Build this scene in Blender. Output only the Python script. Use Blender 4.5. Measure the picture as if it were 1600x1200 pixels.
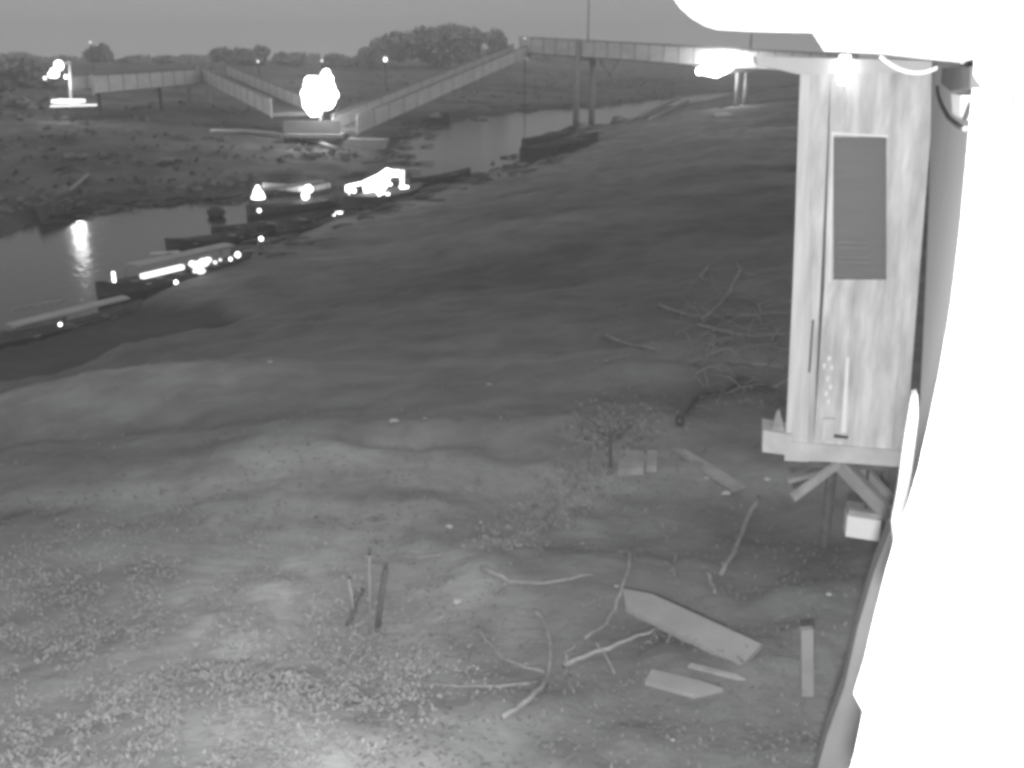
import bpy, math, random
import numpy as np
from mathutils import Vector, Matrix

S = bpy.context.scene
for o in list(bpy.data.objects): bpy.data.objects.remove(o)
C = S.collection
R = random.Random(7)

# ------------------------------------------------------------------ camera
CAMZ = 8.0
F = 1600.0                                   # focal length in photo pixels (1600 wide)
PITCH = math.atan(510 / 1600.0)              # horizon at y = 90
cam = bpy.data.cameras.new('camera'); camo = bpy.data.objects.new('camera', cam); C.objects.link(camo)
cam.sensor_width = 36; cam.lens = 36.0; cam.clip_start = 0.03; cam.clip_end = 9000
camo.location = (0, 0, CAMZ); camo.rotation_euler = (math.pi / 2 - PITCH, 0, 0)
S.camera = camo

# ------------------------------------------------------------------ world, dusk sky under night-vision (monochrome)
W = bpy.data.worlds.new('World'); S.world = W; W.use_nodes = True
nt = W.node_tree; nt.nodes.clear()
out = nt.nodes.new('ShaderNodeOutputWorld'); bg = nt.nodes.new('ShaderNodeBackground')
sky = nt.nodes.new('ShaderNodeTexSky'); sky.sky_type = 'NISHITA'; sky.sun_disc = False
sky.sun_elevation = math.radians(4); sky.sun_rotation = math.radians(200); sky.dust_density = 3
bw = nt.nodes.new('ShaderNodeRGBToBW')
mx = nt.nodes.new('ShaderNodeMix'); mx.data_type = 'RGBA'
cl = nt.nodes.new('ShaderNodeTexNoise'); cl.inputs['Scale'].default_value = 2.2; cl.inputs['Detail'].default_value = 5
mp = nt.nodes.new('ShaderNodeMapping'); mp.inputs['Scale'].default_value = (1, 1, 7)
tc = nt.nodes.new('ShaderNodeTexCoord'); rmp = nt.nodes.new('ShaderNodeMapRange')
rmp.inputs['To Min'].default_value = 3.25; rmp.inputs['To Max'].default_value = 3.95
nt.links.new(tc.outputs['Generated'], mp.inputs['Vector']); nt.links.new(mp.outputs[0], cl.inputs['Vector'])
nt.links.new(cl.outputs['Fac'], rmp.inputs['Value'])
nt.links.new(sky.outputs[0], bw.inputs[0])
mx.inputs['Factor'].default_value = 0.96
nt.links.new(bw.outputs[0], mx.inputs['A']); nt.links.new(rmp.outputs[0], mx.inputs['B'])
sp_ = nt.nodes.new('ShaderNodeSeparateXYZ'); g_ = nt.nodes.new('ShaderNodeMapRange'); g_.inputs['From Min'].default_value = 0; g_.inputs['From Max'].default_value = .07
g_.inputs['To Min'].default_value = 1.48; g_.inputs['To Max'].default_value = 1.0; nt.links.new(tc.outputs['Generated'], sp_.inputs[0]); nt.links.new(sp_.outputs['Z'], g_.inputs['Value'])
mg = nt.nodes.new('ShaderNodeMix'); mg.data_type = 'RGBA'; mg.blend_type = 'MULTIPLY'; mg.inputs['Factor'].default_value = 1; nt.links.new(mx.outputs['Result'], mg.inputs['A']); nt.links.new(g_.outputs[0], mg.inputs['B'])
nt.links.new(mg.outputs['Result'], bg.inputs[0]); bg.inputs[1].default_value = 0.10
nt.links.new(bg.outputs[0], out.inputs[0])

sun = bpy.data.lights.new('sun', 'SUN'); suno = bpy.data.objects.new('sun', sun); C.objects.link(suno)
sun.energy = 0.06; sun.angle = math.radians(20); suno.rotation_euler = (math.radians(55), 0, math.radians(150))

# the night-vision illuminator of the wall camera (it lit the near wall white in the photo)
ir = bpy.data.lights.new('infrared_lamp', 'SPOT'); iro = bpy.data.objects.new('infrared_lamp', ir); C.objects.link(iro)
ir.energy = 3250; ir.spot_size = math.radians(150); ir.spot_blend = 0.8; ir.shadow_soft_size = 0.05
iro.location = (-0.03, 0.02, CAMZ - 0.55); iro.rotation_euler = (math.pi / 2 - math.radians(24), 0, math.radians(6))

S.view_settings.view_transform = 'Standard'; S.view_settings.look = 'None'
S.view_settings.exposure = 0; S.view_settings.gamma = 1
S.render.engine = 'CYCLES'
S.cycles.max_bounces = 5; S.cycles.sample_clamp_indirect = 2.0; S.cycles.volume_bounces = 2
S.cycles.caustics_reflective = False; S.cycles.caustics_refractive = False
S.cycles.filter_width = 3.8
S.render.resolution_x = 1024; S.render.resolution_y = 768

# ------------------------------------------------------------------ pixel <-> place
FW = np.array([0, math.cos(PITCH), -math.sin(PITCH)]); UP = np.array([0, math.sin(PITCH), math.cos(PITCH)]); RT = np.array([1., 0, 0])
CAM = np.array([0, 0, CAMZ])
def ray(px, py): return FW + RT * ((px - 800) / F) + UP * ((600 - py) / F)
def at(px, py, depth): return CAM + ray(px, py) * depth            # depth along the view axis
def atY(px, py, Y): r = ray(px, py); return CAM + r * (Y / r[1])   # at ground distance Y
def onz(px, py, z=0.0): r = ray(px, py); return CAM + r * ((z - CAMZ) / r[2])

# ------------------------------------------------------------------ noise and terrain
def hsh(i, j, s):
    n = (i * 374761393 + j * 668265263 + s * 1442695041) & 0xffffffff
    n = ((n ^ (n >> 13)) * 1274126177) & 0xffffffff
    return ((n ^ (n >> 16)) & 0xffff) / 65535.0
def vn(x, y, s=0):
    x = np.asarray(x, float); y = np.asarray(y, float)
    i = np.floor(x).astype(np.int64); j = np.floor(y).astype(np.int64); u = x - i; v = y - j
    u = u * u * (3 - 2 * u); v = v * v * (3 - 2 * v)
    a = hsh(i, j, s); b = hsh(i + 1, j, s); c = hsh(i, j + 1, s); d = hsh(i + 1, j + 1, s)
    return (a * (1 - u) + b * u) * (1 - v) + (c * (1 - u) + d * u) * v
def fbm(x, y, s=0, o=4):
    t = 0; a = .5; 
    for k in range(o): t = t + a * vn(x * 2 ** k + 17.3 * k, y * 2 ** k - 9.1 * k, s + k); a *= .5
    return t / (1 - .5 ** o)
def ss(t): t = np.clip(t, 0, 1); return t * t * (3 - 2 * t)
near_px = [(-700, 690), (-300, 618), (-60, 566), (20, 540), (90, 520), (150, 496), (215, 470), (300, 440), (400, 392), (500, 352), (600, 322), (680, 300), (740, 284), (765, 270), (820, 262),
           (838, 240), (900, 205), (955, 196), (1000, 184), (1035, 168), (1120, 156), (1300, 146), (1600, 138)]
far_px = [(1600, 130), (1300, 134), (1100, 146), (1000, 159), (900, 168), (800, 173), (720, 183), (660, 197), (628, 214), (612, 240), (606, 266), (588, 298), (520, 311),
          (440, 300), (380, 304), (300, 310), (220, 315), (130, 328), (60, 347), (0, 374), (-300, 450), (-700, 560)]
nearw = np.array([onz(*p)[:2] for p in near_px]); farw = np.array([onz(*p)[:2] for p in far_px])
poly = np.vstack([nearw, farw])
def segd(x, y, P):
    d = np.full(x.shape, 1e9)
    for a, b in zip(P[:-1], P[1:]):
        e = b - a; L = e @ e
        t = np.clip(((x - a[0]) * e[0] + (y - a[1]) * e[1]) / L, 0, 1)
        d = np.minimum(d, np.hypot(x - a[0] - t * e[0], y - a[1] - t * e[1]))
    return d
def inside(x, y, poly=poly):
    c = np.zeros(x.shape, bool); n = len(poly)
    for k in range(n):
        a = poly[k]; b = poly[(k + 1) % n]
        if a[1] == b[1]: continue
        m = ((a[1] > y) != (b[1] > y)) & (x < (b[0] - a[0]) * (y - a[1]) / (b[1] - a[1]) + a[0])
        c ^= m
    return c
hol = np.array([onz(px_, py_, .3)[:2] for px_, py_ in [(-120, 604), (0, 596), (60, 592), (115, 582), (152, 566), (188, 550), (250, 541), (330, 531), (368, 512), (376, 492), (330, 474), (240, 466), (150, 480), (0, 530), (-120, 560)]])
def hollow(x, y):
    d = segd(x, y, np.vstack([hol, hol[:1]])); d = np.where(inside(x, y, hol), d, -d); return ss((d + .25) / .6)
# mounds, hollows: (px, py, z used to place, radius x m, radius y m, height)
feat = []
def mound(px, py, rx, ry, h, z=2.2): p = onz(px, py, z); feat.append((p[0], p[1], rx, ry, h))
mound(180, 640, 4.2, 1.5, .45, 1.3); mound(350, 760, 3.5, 1.5, .25); mound(60, 700, 3, .8, -.35, 1.5); mound(20, 775, 1.2, .6, .3)
mound(630, 772, .9, .22, -.22); mound(720, 745, 3, .6, .18); mound(1000, 650, 1.5, .6, .3); mound(1130, 640, 1.6, .6, -.3)
mound(300, 700, 2.5, .6, -.22, 1.8); mound(1100, 880, 1.6, .9, -.25); mound(560, 1000, .5, 1.2, -.18, 3); mound(450, 1180, 1.5, 1.2, .3, 3)
mound(950, 420, 8, 3, -.5, 2); mound(620, 400, 6, 2, .3, 1.2)
def H(x, y, fine=True):
    x = np.atleast_1d(np.asarray(x, float)); y = np.atleast_1d(np.asarray(y, float))
    wx = x + 1.0 * (fbm(x * .5, y * .5, 50, 3) - .5); wy = y + 1.0 * (fbm(x * .5, y * .5, 60, 3) - .5)
    dn = segd(wx, wy, nearw); df = segd(wx, wy, farw); ins = inside(wx, wy)
    d = np.minimum(dn, df); near = (dn < df) | (y < 8)
    zn = .24 * ss(dn / .7) + 1.0 * ss((dn - .6) / 13) + 1.75 * ss((dn - 4) / 20)
    zf = .5 * ss(df / 1.5) + 2.0 * ss(df / 35) + 3.4 * ss((df - 25) / 130) + .5 * ss((df - 150) / 800)
    blend = ss((np.hypot(x, y) - 110) / 120)                     # far right part of the near bank joins the hinterland
    zn = zn + blend * 3.0 * ss(dn / 40)
    r = np.hypot(x, y)
    amp = ss(d / 4)
    land = np.where(near, zn, zf) + amp * (.55 * (fbm(x * .22, y * .30, 3, 4) - .5) + .22 * (fbm(x * .9, y * 1.4, 9, 3) - .5))
    land += amp * ss((r - 35) / 30) * .7 * (fbm(x * .30, y * .45, 41, 3) - .5)
    land += amp * ss((r - 60) / 60) * 1.3 * (fbm(x * .05, y * .06, 21, 4) - .5)
    if fine: land += amp * .10 * (fbm(x * 3, y * 3, 31, 3) - .5)
    for (fx, fy, rx, ry, h) in feat:
        land += h * np.exp(-((x - fx) / rx) ** 2 - ((y - fy) / ry) ** 2)
    land = land * (1 - .75 * hollow(x, y))
    # little eroded steps in the mud bank
    st = land * 2.2; f = st - np.floor(st); land = land * .84 + .16 * ((np.floor(st) + ss((f - .3) / .4)) / 2.2)
    return np.where(ins, -.25 - np.minimum(d * .12, 1.6), np.maximum(land, .04))
def gz(x, y): return float(H(x, y)[0])
def hit(px, py, lift=0.0):
    r = ray(px, py); t0 = 2.0; t = 2.0
    ts = 2.0 * 1.02 ** np.arange(0, 330)
    P = CAM[None] + ts[:, None] * r[None]
    below = P[:, 2] < H(P[:, 0], P[:, 1])
    k = int(np.argmax(below)) if below.any() else len(ts) - 1
    a, b = ts[max(k - 1, 0)], ts[k]
    tt = np.linspace(a, b, 40); P = CAM[None] + tt[:, None] * r[None]
    bl = P[:, 2] < H(P[:, 0], P[:, 1]); j = int(np.argmax(bl)) if bl.any() else 39
    p = P[j].copy(); p[2] += lift; return p

# ------------------------------------------------------------------ materials
MATS = {}
def mat(name, v, rough=.9, var=.25, scale=3.0, stretch=(1, 1, 1), bump=.0, emit=0, metal=0, attr=None, spec=.2, coord='Object', bscale=None, tint=0.0):
    if name in MATS: return MATS[name]
    m = bpy.data.materials.new(name); m.use_nodes = True; t = m.node_tree; b = t.nodes['Principled BSDF']
    b.inputs['Roughness'].default_value = rough; b.inputs['Metallic'].default_value = metal
    b.inputs['Specular IOR Level'].default_value = spec
    tcn = t.nodes.new('ShaderNodeTexCoord'); mpn = t.nodes.new('ShaderNodeMapping'); mpn.inputs['Scale'].default_value = stretch
    n = t.nodes.new('ShaderNodeTexNoise'); n.inputs['Scale'].default_value = scale; n.inputs['Detail'].default_value = 6; n.inputs['Roughness'].default_value = .6
    t.links.new(tcn.outputs[coord], mpn.inputs[0]); t.links.new(mpn.outputs[0], n.inputs['Vector'])
    cr = t.nodes.new('ShaderNodeValToRGB'); cr.color_ramp.elements[0].position = .28; cr.color_ramp.elements[1].position = .72
    lo = v * (1 - var); hi = min(v * (1 + var), .95)
    cr.color_ramp.elements[0].color = (lo * (1 + tint), lo * (1 - tint * .5), lo, 1); cr.color_ramp.elements[1].color = (hi * (1 - tint), hi * (1 + tint * .6), hi, 1)
    t.links.new(n.outputs['Fac'], cr.inputs[0]); src = cr.outputs[0]
    if attr:
        at_ = t.nodes.new('ShaderNodeAttribute'); at_.attribute_name = attr
        mm = t.nodes.new('ShaderNodeMix'); mm.data_type = 'RGBA'; mm.blend_type = 'MULTIPLY'; mm.inputs['Factor'].default_value = 1
        t.links.new(src, mm.inputs['A']); t.links.new(at_.outputs['Color'], mm.inputs['B']); src = mm.outputs['Result']
    t.links.new(src, b.inputs['Base Color'])
    if bump:
        n2 = t.nodes.new('ShaderNodeTexNoise'); n2.inputs['Scale'].default_value = bscale or scale * 3; n2.inputs['Detail'].default_value = 5
        t.links.new(mpn.outputs[0], n2.inputs['Vector'])
        bp = t.nodes.new('ShaderNodeBump'); bp.inputs['Strength'].default_value = .7; bp.inputs['Distance'].default_value = bump
        t.links.new(n2.outputs['Fac'], bp.inputs['Height']); t.links.new(bp.outputs[0], b.inputs['Normal'])
    if emit:
        b.inputs['Emission Color'].default_value = (1, 1, 1, 1); b.inputs['Emission Strength'].default_value = emit
    MATS[name] = m; return m
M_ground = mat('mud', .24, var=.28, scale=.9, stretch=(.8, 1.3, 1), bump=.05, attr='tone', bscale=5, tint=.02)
M_wood = mat('weathered_wood', .33, var=.3, scale=5, bump=.004)
M_wood_dark = mat('wet_wood', .12, var=.35, scale=5, bump=.004)
M_branch = mat('dry_branch', .27, var=.3, scale=8, bump=.004)
M_concrete = mat('concrete', .36, var=.18, scale=.6, bump=.01)
M_panel = mat('bridge_panel', .80, var=.12, scale=.5, stretch=(1, 1, 2))
M_deck = mat('deck_boards', .14, var=.25, scale=1)
M_dark = mat('dark_metal', .07, var=.3, scale=2, rough=.6)
M_post = mat('pale_post', .40, var=.2, scale=2)
M_white = mat('white_paint', .78, var=.08, scale=2)
M_hull = mat('dark_hull', .09, var=.4, scale=2)
M_hullmid = mat('grey_hull', .16, var=.3, scale=2)
M_awn = mat('awning_sheet', .42, var=.12, scale=1.5, stretch=(1, 1, 1))
M_leaf = mat('foliage', .42, var=.5, scale=.25, spec=.1)
M_leaf_n = mat('ground_leaf', .38, var=.2, scale=2, spec=.1)
M_trunk = mat('bark', .10, var=.3, scale=2)
M_lamp = mat('lit_lamp', .8, emit=30)
M_glow = mat('bright_glow', .8, emit=6)  # emission for bulbs, and for boat parts painted as lamplit
M_glow_dim = mat('dim_glow', .8, emit=1.6)  # weak emission: faint bulbs, also boards and cargo painted as lamplit
M_glass = mat('window_mesh', .15, var=.08, scale=2.0, stretch=(1, 1, 14), rough=.5)
M_litter = mat('pale_litter', .5, var=.2, scale=8)

# ------------------------------------------------------------------ mesh building
def col4(v): return (v, v, v, 1)
class MB:
    def __init__(s): s.v = []; s.f = []; s.t = []
    def add(s, vs, fs, tone=1.0):
        n = len(s.v); s.v += [tuple(map(float, v)) for v in vs]; s.f += [tuple(n + i for i in f) for f in fs]; s.t += [tone] * len(vs); return s
    def beam(s, a, b, w, h, up=(0, 0, 1), tone=1.0, ext=0):
        a = Vector(a); b = Vector(b); d = (b - a).normalized(); a = a - d * ext; b = b + d * ext
        u = Vector(up); sd = d.cross(u)
        if sd.length < 1e-4: sd = d.cross(Vector((0, 1, 0)))
        sd.normalize(); u2 = sd.cross(d).normalized()
        vs = [p + sd * sx * w / 2 + u2 * sy * h / 2 for p in (a, b) for sx, sy in ((-1, -1), (1, -1), (1, 1), (-1, 1))]
        return s.add(vs, [(0, 1, 2, 3), (7, 6, 5, 4), (0, 4, 5, 1), (1, 5, 6, 2), (2, 6, 7, 3), (3, 7, 4, 0)], tone)
    def tube(s, pts, r0, r1=None, n=8, tone=1.0):
        r1 = r0 if r1 is None else r1; pts = [Vector(p) for p in pts]; N = len(pts); vs = []; fs = []
        for i, p in enumerate(pts):
            d = (pts[min(i + 1, N - 1)] - pts[max(i - 1, 0)]).normalized()
            a = d.orthogonal().normalized() if i == 0 else (pa - d * pa.dot(d)).normalized()
            pa = a; b = d.cross(a); r = r0 + (r1 - r0) * i / max(N - 1, 1)
            vs += [p + (a * math.cos(q) + b * math.sin(q)) * r for q in [2 * math.pi * k / n for k in range(n)]]
        for i in range(N - 1):
            for k in range(n): fs.append((i * n + k, i * n + (k + 1) % n, (i + 1) * n + (k + 1) % n, (i + 1) * n + k))
        fs.append(tuple(range(n))[::-1]); fs.append(tuple((N - 1) * n + k for k in range(n)))
        return s.add(vs, fs, tone)
    def blob(s, c, r, sc=(1, 1, 1), seed=0, rough=.15, seg=10, ring=7, tone=1.0):
        rr = random.Random(seed); vs = []; fs = []
        for i in range(ring + 1):
            th = math.pi * i / ring
            for k in range(seg):
                q = 2 * math.pi * k / seg; m = r * (1 + rough * (rr.random() - .5) * 2 * (0 < i < ring))
                vs.append((c[0] + m * sc[0] * math.sin(th) * math.cos(q), c[1] + m * sc[1] * math.sin(th) * math.sin(q), c[2] + m * sc[2] * math.cos(th)))
        for i in range(ring):
            for k in range(seg): fs.append((i * seg + k, (i + 1) * seg + k, (i + 1) * seg + (k + 1) % seg, i * seg + (k + 1) % seg))
        return s.add(vs, fs, tone)
    def prism(s, front, off, tone=1.0):                      # polygon extruded by a vector
        n = len(front); off = Vector(off); f = [Vector(p) for p in front]
        vs = f + [p + off for p in f]
        fs = [tuple(range(n)), tuple(range(2 * n - 1, n - 1, -1))] + [(i, i + n, (i + 1) % n + n, (i + 1) % n) for i in range(n)]
        return s.add(vs, fs, tone)
    def build(s, name, m, parent=None, smooth=False):
        me = bpy.data.meshes.new(name); off = Vector(parent['_w']) if parent is not None else Vector((0, 0, 0))
        me.from_pydata([tuple(Vector(v) - off) for v in s.v], [], s.f)
        ca = me.color_attributes.new('tone', 'FLOAT_COLOR', 'POINT')
        ca.data.foreach_set('color', np.repeat(np.array(s.t, dtype=np.float32), 4))
        me.materials.append(m)
        if smooth: me.polygons.foreach_set('use_smooth', [True] * len(me.polygons))
        import bmesh as bmm
        b = bmm.new(); b.from_mesh(me); bmm.ops.recalc_face_normals(b, faces=b.faces); b.to_mesh(me); b.free()
        o = bpy.data.objects.new(name, me); C.objects.link(o)
        if parent is not None: o.parent = parent; o['_w'] = tuple(off)
        else:
            # origin at the base of the thing
            vv = np.array(s.v); c = Vector(((vv[:, 0].min() + vv[:, 0].max()) / 2, (vv[:, 1].min() + vv[:, 1].max()) / 2, vv[:, 2].min()))
            me.transform(Matrix.Translation(-c)); o.location = c; o['_w'] = tuple(c)
        return o
def tag(o, label=None, cat=None, group=None, kind=None):
    if label: o['label'] = label
    if cat: o['category'] = cat
    if group: o['group'] = group
    if kind: o['kind'] = kind
    return o
def thing(name, loc, label, cat, group=None):
    o = bpy.data.objects.new(name, None); C.objects.link(o); o.empty_display_size = .2
    o.location = loc; o['_w'] = tuple(map(float, loc)); return tag(o, label, cat, group)
def lamp(parent, p, energy, r=.3, name='bulb_light'):
    l = bpy.data.lights.new(name, 'POINT'); l.energy = energy; l.shadow_soft_size = r
    o = bpy.data.objects.new(name, l); C.objects.link(o)
    o.parent = parent; o.location = Vector(p) - Vector(parent['_w']); return o

# ------------------------------------------------------------------ the ground sheet
def ground():
    rs = np.concatenate([np.array([0.0]), 1.2 * (900 / 1.2) ** (np.linspace(0, 1, 620))])
    th = np.radians(np.linspace(-80, 80, 620)); cx, cy = 0.0, -4.0
    RR, TT = np.meshgrid(rs, th, indexing='ij'); X = cx + RR * np.sin(TT); Y = cy + RR * np.cos(TT)
    Z = H(X.ravel(), Y.ravel()).reshape(X.shape)
    x = X.ravel(); y = Y.ravel(); n, m = X.shape
    v = np.stack([x, y, Z.ravel()], 1)
    i, j = np.meshgrid(np.arange(n - 1), np.arange(m - 1), indexing='ij')
    a = i * m + j; q = np.stack([a, a + 1, a + m + 1, a + m], -1).reshape(-1, 4)
    me = bpy.data.meshes.new('ground'); me.vertices.add(len(v)); me.vertices.foreach_set('co', v.ravel())
    me.loops.add(q.size); me.loops.foreach_set('vertex_index', q.ravel().astype(np.int32))
    me.polygons.add(len(q)); me.polygons.foreach_set('loop_start', np.arange(0, q.size, 4, dtype=np.int32))
    me.polygons.foreach_set('loop_total', np.full(len(q), 4, np.int32)); me.update()
    me.polygons.foreach_set('use_smooth', [True] * len(q))
    # soil differences: wet mud, dry silt; patches also paint lamp light and ledge shade
    tone = .80 + .5 * (fbm(x * .35, y * .5, 70, 5) - .5) + .25 * (fbm(x * 2.2, y * 2.6, 80, 4) - .5)
    r = np.hypot(x, y)
    tone *= 1 + ss((r - 14) / 20) * 1.1 * (fbm(x * .11, y * .16, 95, 5) - .5) + ss((r - 40) / 40) * .9 * (fbm(x * .05 + y * .02, y * .12, 99, 4) - .5)
    dn = segd(x, y, nearw); df = segd(x, y, farw)
    tone *= np.where(dn < df, .62 + .38 * ss(dn / 1.6), .45 + .3 * ss(df / 8) + .25 * ss((df - 10) / 50))         # wet rim
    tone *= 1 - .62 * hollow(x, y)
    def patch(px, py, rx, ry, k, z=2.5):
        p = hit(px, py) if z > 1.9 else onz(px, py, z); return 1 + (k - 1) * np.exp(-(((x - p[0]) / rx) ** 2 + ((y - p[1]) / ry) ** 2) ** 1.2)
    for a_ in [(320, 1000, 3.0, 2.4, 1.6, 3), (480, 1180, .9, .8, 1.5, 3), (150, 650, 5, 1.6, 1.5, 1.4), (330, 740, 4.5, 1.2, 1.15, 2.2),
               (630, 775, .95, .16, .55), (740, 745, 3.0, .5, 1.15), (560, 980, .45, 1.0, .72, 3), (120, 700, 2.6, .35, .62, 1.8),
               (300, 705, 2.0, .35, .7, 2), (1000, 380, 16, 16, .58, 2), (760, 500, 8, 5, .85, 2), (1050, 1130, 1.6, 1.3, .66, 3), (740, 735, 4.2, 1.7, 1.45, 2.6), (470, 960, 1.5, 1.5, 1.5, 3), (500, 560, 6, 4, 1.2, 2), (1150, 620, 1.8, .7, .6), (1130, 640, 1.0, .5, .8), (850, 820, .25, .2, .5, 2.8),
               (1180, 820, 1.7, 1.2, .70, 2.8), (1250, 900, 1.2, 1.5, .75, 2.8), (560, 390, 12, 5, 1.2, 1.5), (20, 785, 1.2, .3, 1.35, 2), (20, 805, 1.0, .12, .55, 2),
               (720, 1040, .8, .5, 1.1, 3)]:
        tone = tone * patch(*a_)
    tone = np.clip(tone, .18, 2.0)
    ca = me.color_attributes.new('tone', 'FLOAT_COLOR', 'POINT'); ca.data.foreach_set('color', np.repeat(tone.astype(np.float32), 4))
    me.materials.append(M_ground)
    o = bpy.data.objects.new('ground', me); C.objects.link(o); tag(o, kind='structure')
ground()
# water
def water():
    me = bpy.data.meshes.new('river_water')
    c = onz(500, 300); 
    P = [(-300, -3), (450, -3), (450, 700), (-300, 700)]
    me.from_pydata([(a, b, 0) for a, b in P], [], [(0, 1, 2, 3)])
    m = bpy.data.materials.new('river_water'); m.use_nodes = True; t = m.node_tree; b = t.nodes['Principled BSDF']
    b.inputs['Base Color'].default_value = (.012, .012, .012, 1); b.inputs['Roughness'].default_value = .10; b.inputs['Specular IOR Level'].default_value = .30; b.inputs['IOR'].default_value = 1.33
    tcn = t.nodes.new('ShaderNodeTexCoord'); n = t.nodes.new('ShaderNodeTexNoise'); n.inputs['Scale'].default_value = 2.4; n.inputs['Detail'].default_value = 4
    t.links.new(tcn.outputs['Object'], n.inputs['Vector']); bp = t.nodes.new('ShaderNodeBump'); bp.inputs['Strength'].default_value = .35; bp.inputs['Distance'].default_value = .04
    t.links.new(n.outputs['Fac'], bp.inputs['Height']); t.links.new(bp.outputs[0], b.inputs['Normal'])
    me.materials.append(m); o = bpy.data.objects.new('river_water', me); C.objects.link(o); tag(o, kind='structure')
water()

# ------------------------------------------------------------------ the bridge and gangways
def lerp(a, b, t): return np.array(a) * (1 - t) + np.array(b) * t
def span(root, a, b, width, railh, deckt=.35, nposts=8, side_mat=None, solid=1.0):
    """deck from a to b (deck-top centre line) with a solid-looking railing on each side"""
    a = np.array(a, float); b = np.array(b, float); d = b - a; L = np.linalg.norm(d[:2]); s = np.array([d[1], -d[0], 0]) / L
    MB().beam(a - [0, 0, deckt / 2], b - [0, 0, deckt / 2], width, deckt).build('deck', M_deck, root)
    for k in (-1, 1):
        m = MB(); o = s * k * (width / 2 + .05)
        base = .18
        m.beam(a + o + [0, 0, base + railh * solid / 2 - .4], b + o + [0, 0, base + railh * solid / 2 - .4], .09, railh * solid + .1, tone=1)
        rail = m.build('side_panel', side_mat or M_panel, root)
        m = MB()
        m.beam(a + o + [0, 0, railh], b + o + [0, 0, railh], .16, .12)
        for i in range(nposts + 1):
            p = lerp(a, b, i / nposts) + o; m.beam(p + [0, 0, -.45], p + [0, 0, railh - .06], .14, .14, up=(0, 1, 0))
        m.build('railing', M_wood, root)

zr = lambda px, py, Y: atY(px, py, Y)
# right-hand bridge: runs from its left end down to the right, behind the plank annex
BA = atY(822, 79, 150); BB = atY(1330, 112, 118)
br = thing('footbridge', (BA[0], BA[1], 0), 'long grey footbridge on tall posts at the top right, running behind the plank annex', 'bridge')
span(br, BA, BB, 2.6, 1.75, deckt=.4, nposts=22)
def pier(root, px, pybase, Y, ztop, r=.33, cap=True, dx=1.0):
    for k in (-1, 1):
        c = atY(px + k * dx, 150, Y); x, y = c[0], c[1] + k * .9
        m = MB(); zb = gz(x, y) - .4; m.tube([(x, y, min(zb, -1) if zb < .2 else zb), (x, y, ztop)], r, r * .95, n=10); m.build('pier_post', M_post, root, smooth=True)
    if cap:
        c = atY(px, 150, Y); MB().beam((c[0] - 1.4, c[1], ztop + .15), (c[0] + 1.4, c[1], ztop + .15), .6, .3).build('pier_cap', M_concrete, root)
def bz(px):                                             # deck height and distance along the bridge at a pixel column
    best = min(range(101), key=lambda i: abs((lambda q: q[0] / q[1] - (px - 800) / F * (1 / math.cos(PITCH)))(lerp(BA, BB, i / 100))))
    return lerp(BA, BB, best / 100)
for px_ in (905, 1150):
    q = bz(px_ + 8); pier(br, px_ + 8, 180, q[1], q[2] - .75, dx=13 if px_ < 1000 else 9, r=.42 if px_ < 1000 else .3)
q = bz(897); MB().beam(q + np.array([-.4, -1.75, -1.4]), q + np.array([-.4, -1.75, 1.9]), 1.0, .5, up=(1, 0, 0)).build('pylon', M_post, br)
q = bz(925); MB().beam(q + np.array([0, .3, -.6]), q + np.array([2.2, .3, -3.4]), .3, .3).beam(q + np.array([2.6, .3, -.6]), q + np.array([.7, .3, -3.4]), .3, .3).build('brace', M_post, br)
q = bz(908); MB().tube([q + np.array([0, 1, 1.0]), q + np.array([0, 1, 8.5])], .10, n=6).build('mast', M_post, br)
q = bz(1141); MB().tube([q + np.array([0, 1, 1.0]), q + np.array([0, 1, 4.0])], .12, n=6).build('mast', M_post, br)

# sloping gangways down to the pontoon
GC = atY(520, 204, 92)                                   # corner
GR = atY(815, 84, 150); GL = atY(332, 118, 128)
gr_ = thing('gangway', GC * [1, 1, 0], 'right arm of the V shaped gangway, pale railing sloping up to the footbridge', 'gangway', 'gangways meeting at the pontoon')
span(gr_, GC + [1.0, .5, 0], GR, 2.2, 1.25, deckt=.3, nposts=16)
gl_ = thing('gangway', (GL[0], GL[1], 0), 'left arm of the V shaped gangway with dark deck between two pale railings', 'gangway', 'gangways meeting at the pontoon')
GE = atY(455, 176, 94)
span(gl_, GL, GE, 3.4, 1.25, deckt=.3, nposts=12)
MB().beam(atY(326, 124, 127.5), atY(326, 102, 127.5), .7, .7, up=(0, 1, 0)).build('head_post', M_post, gl_)
pb = hit(328, 160)
MB().tube([pb - [0, 0, .5], [pb[0], pb[1], GL[2] - .3]], .3, n=8).build('pier_post', M_post, gl_)
# left walkway
LA = atY(128, 141, 96); LB = atY(322, 124, 128.5)
lw = thing('walkway', (LA[0], LA[1], 0), 'pale walkway with high side panels running from the left lamp to the V gangway', 'walkway')
span(lw, LA, LB, 2.0, 1.3, deckt=.3, nposts=10)
pb = hit(332, 163); MB().tube([np.array([pb[0] - .6, LB[1], gz(pb[0] - .6, LB[1]) - .5]), np.array([pb[0] - .6, LB[1], LB[2] - .2])], .28, n=8).build('pier_post', M_post, lw)
for t_ in (.1, .55):
    q = lerp(LA, LB, t_); MB().tube([(q[0], q[1], gz(q[0], q[1]) - .5), (q[0], q[1], q[2] - .3)], .16, n=7).build('pier_post', M_wood_dark, lw)
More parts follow.
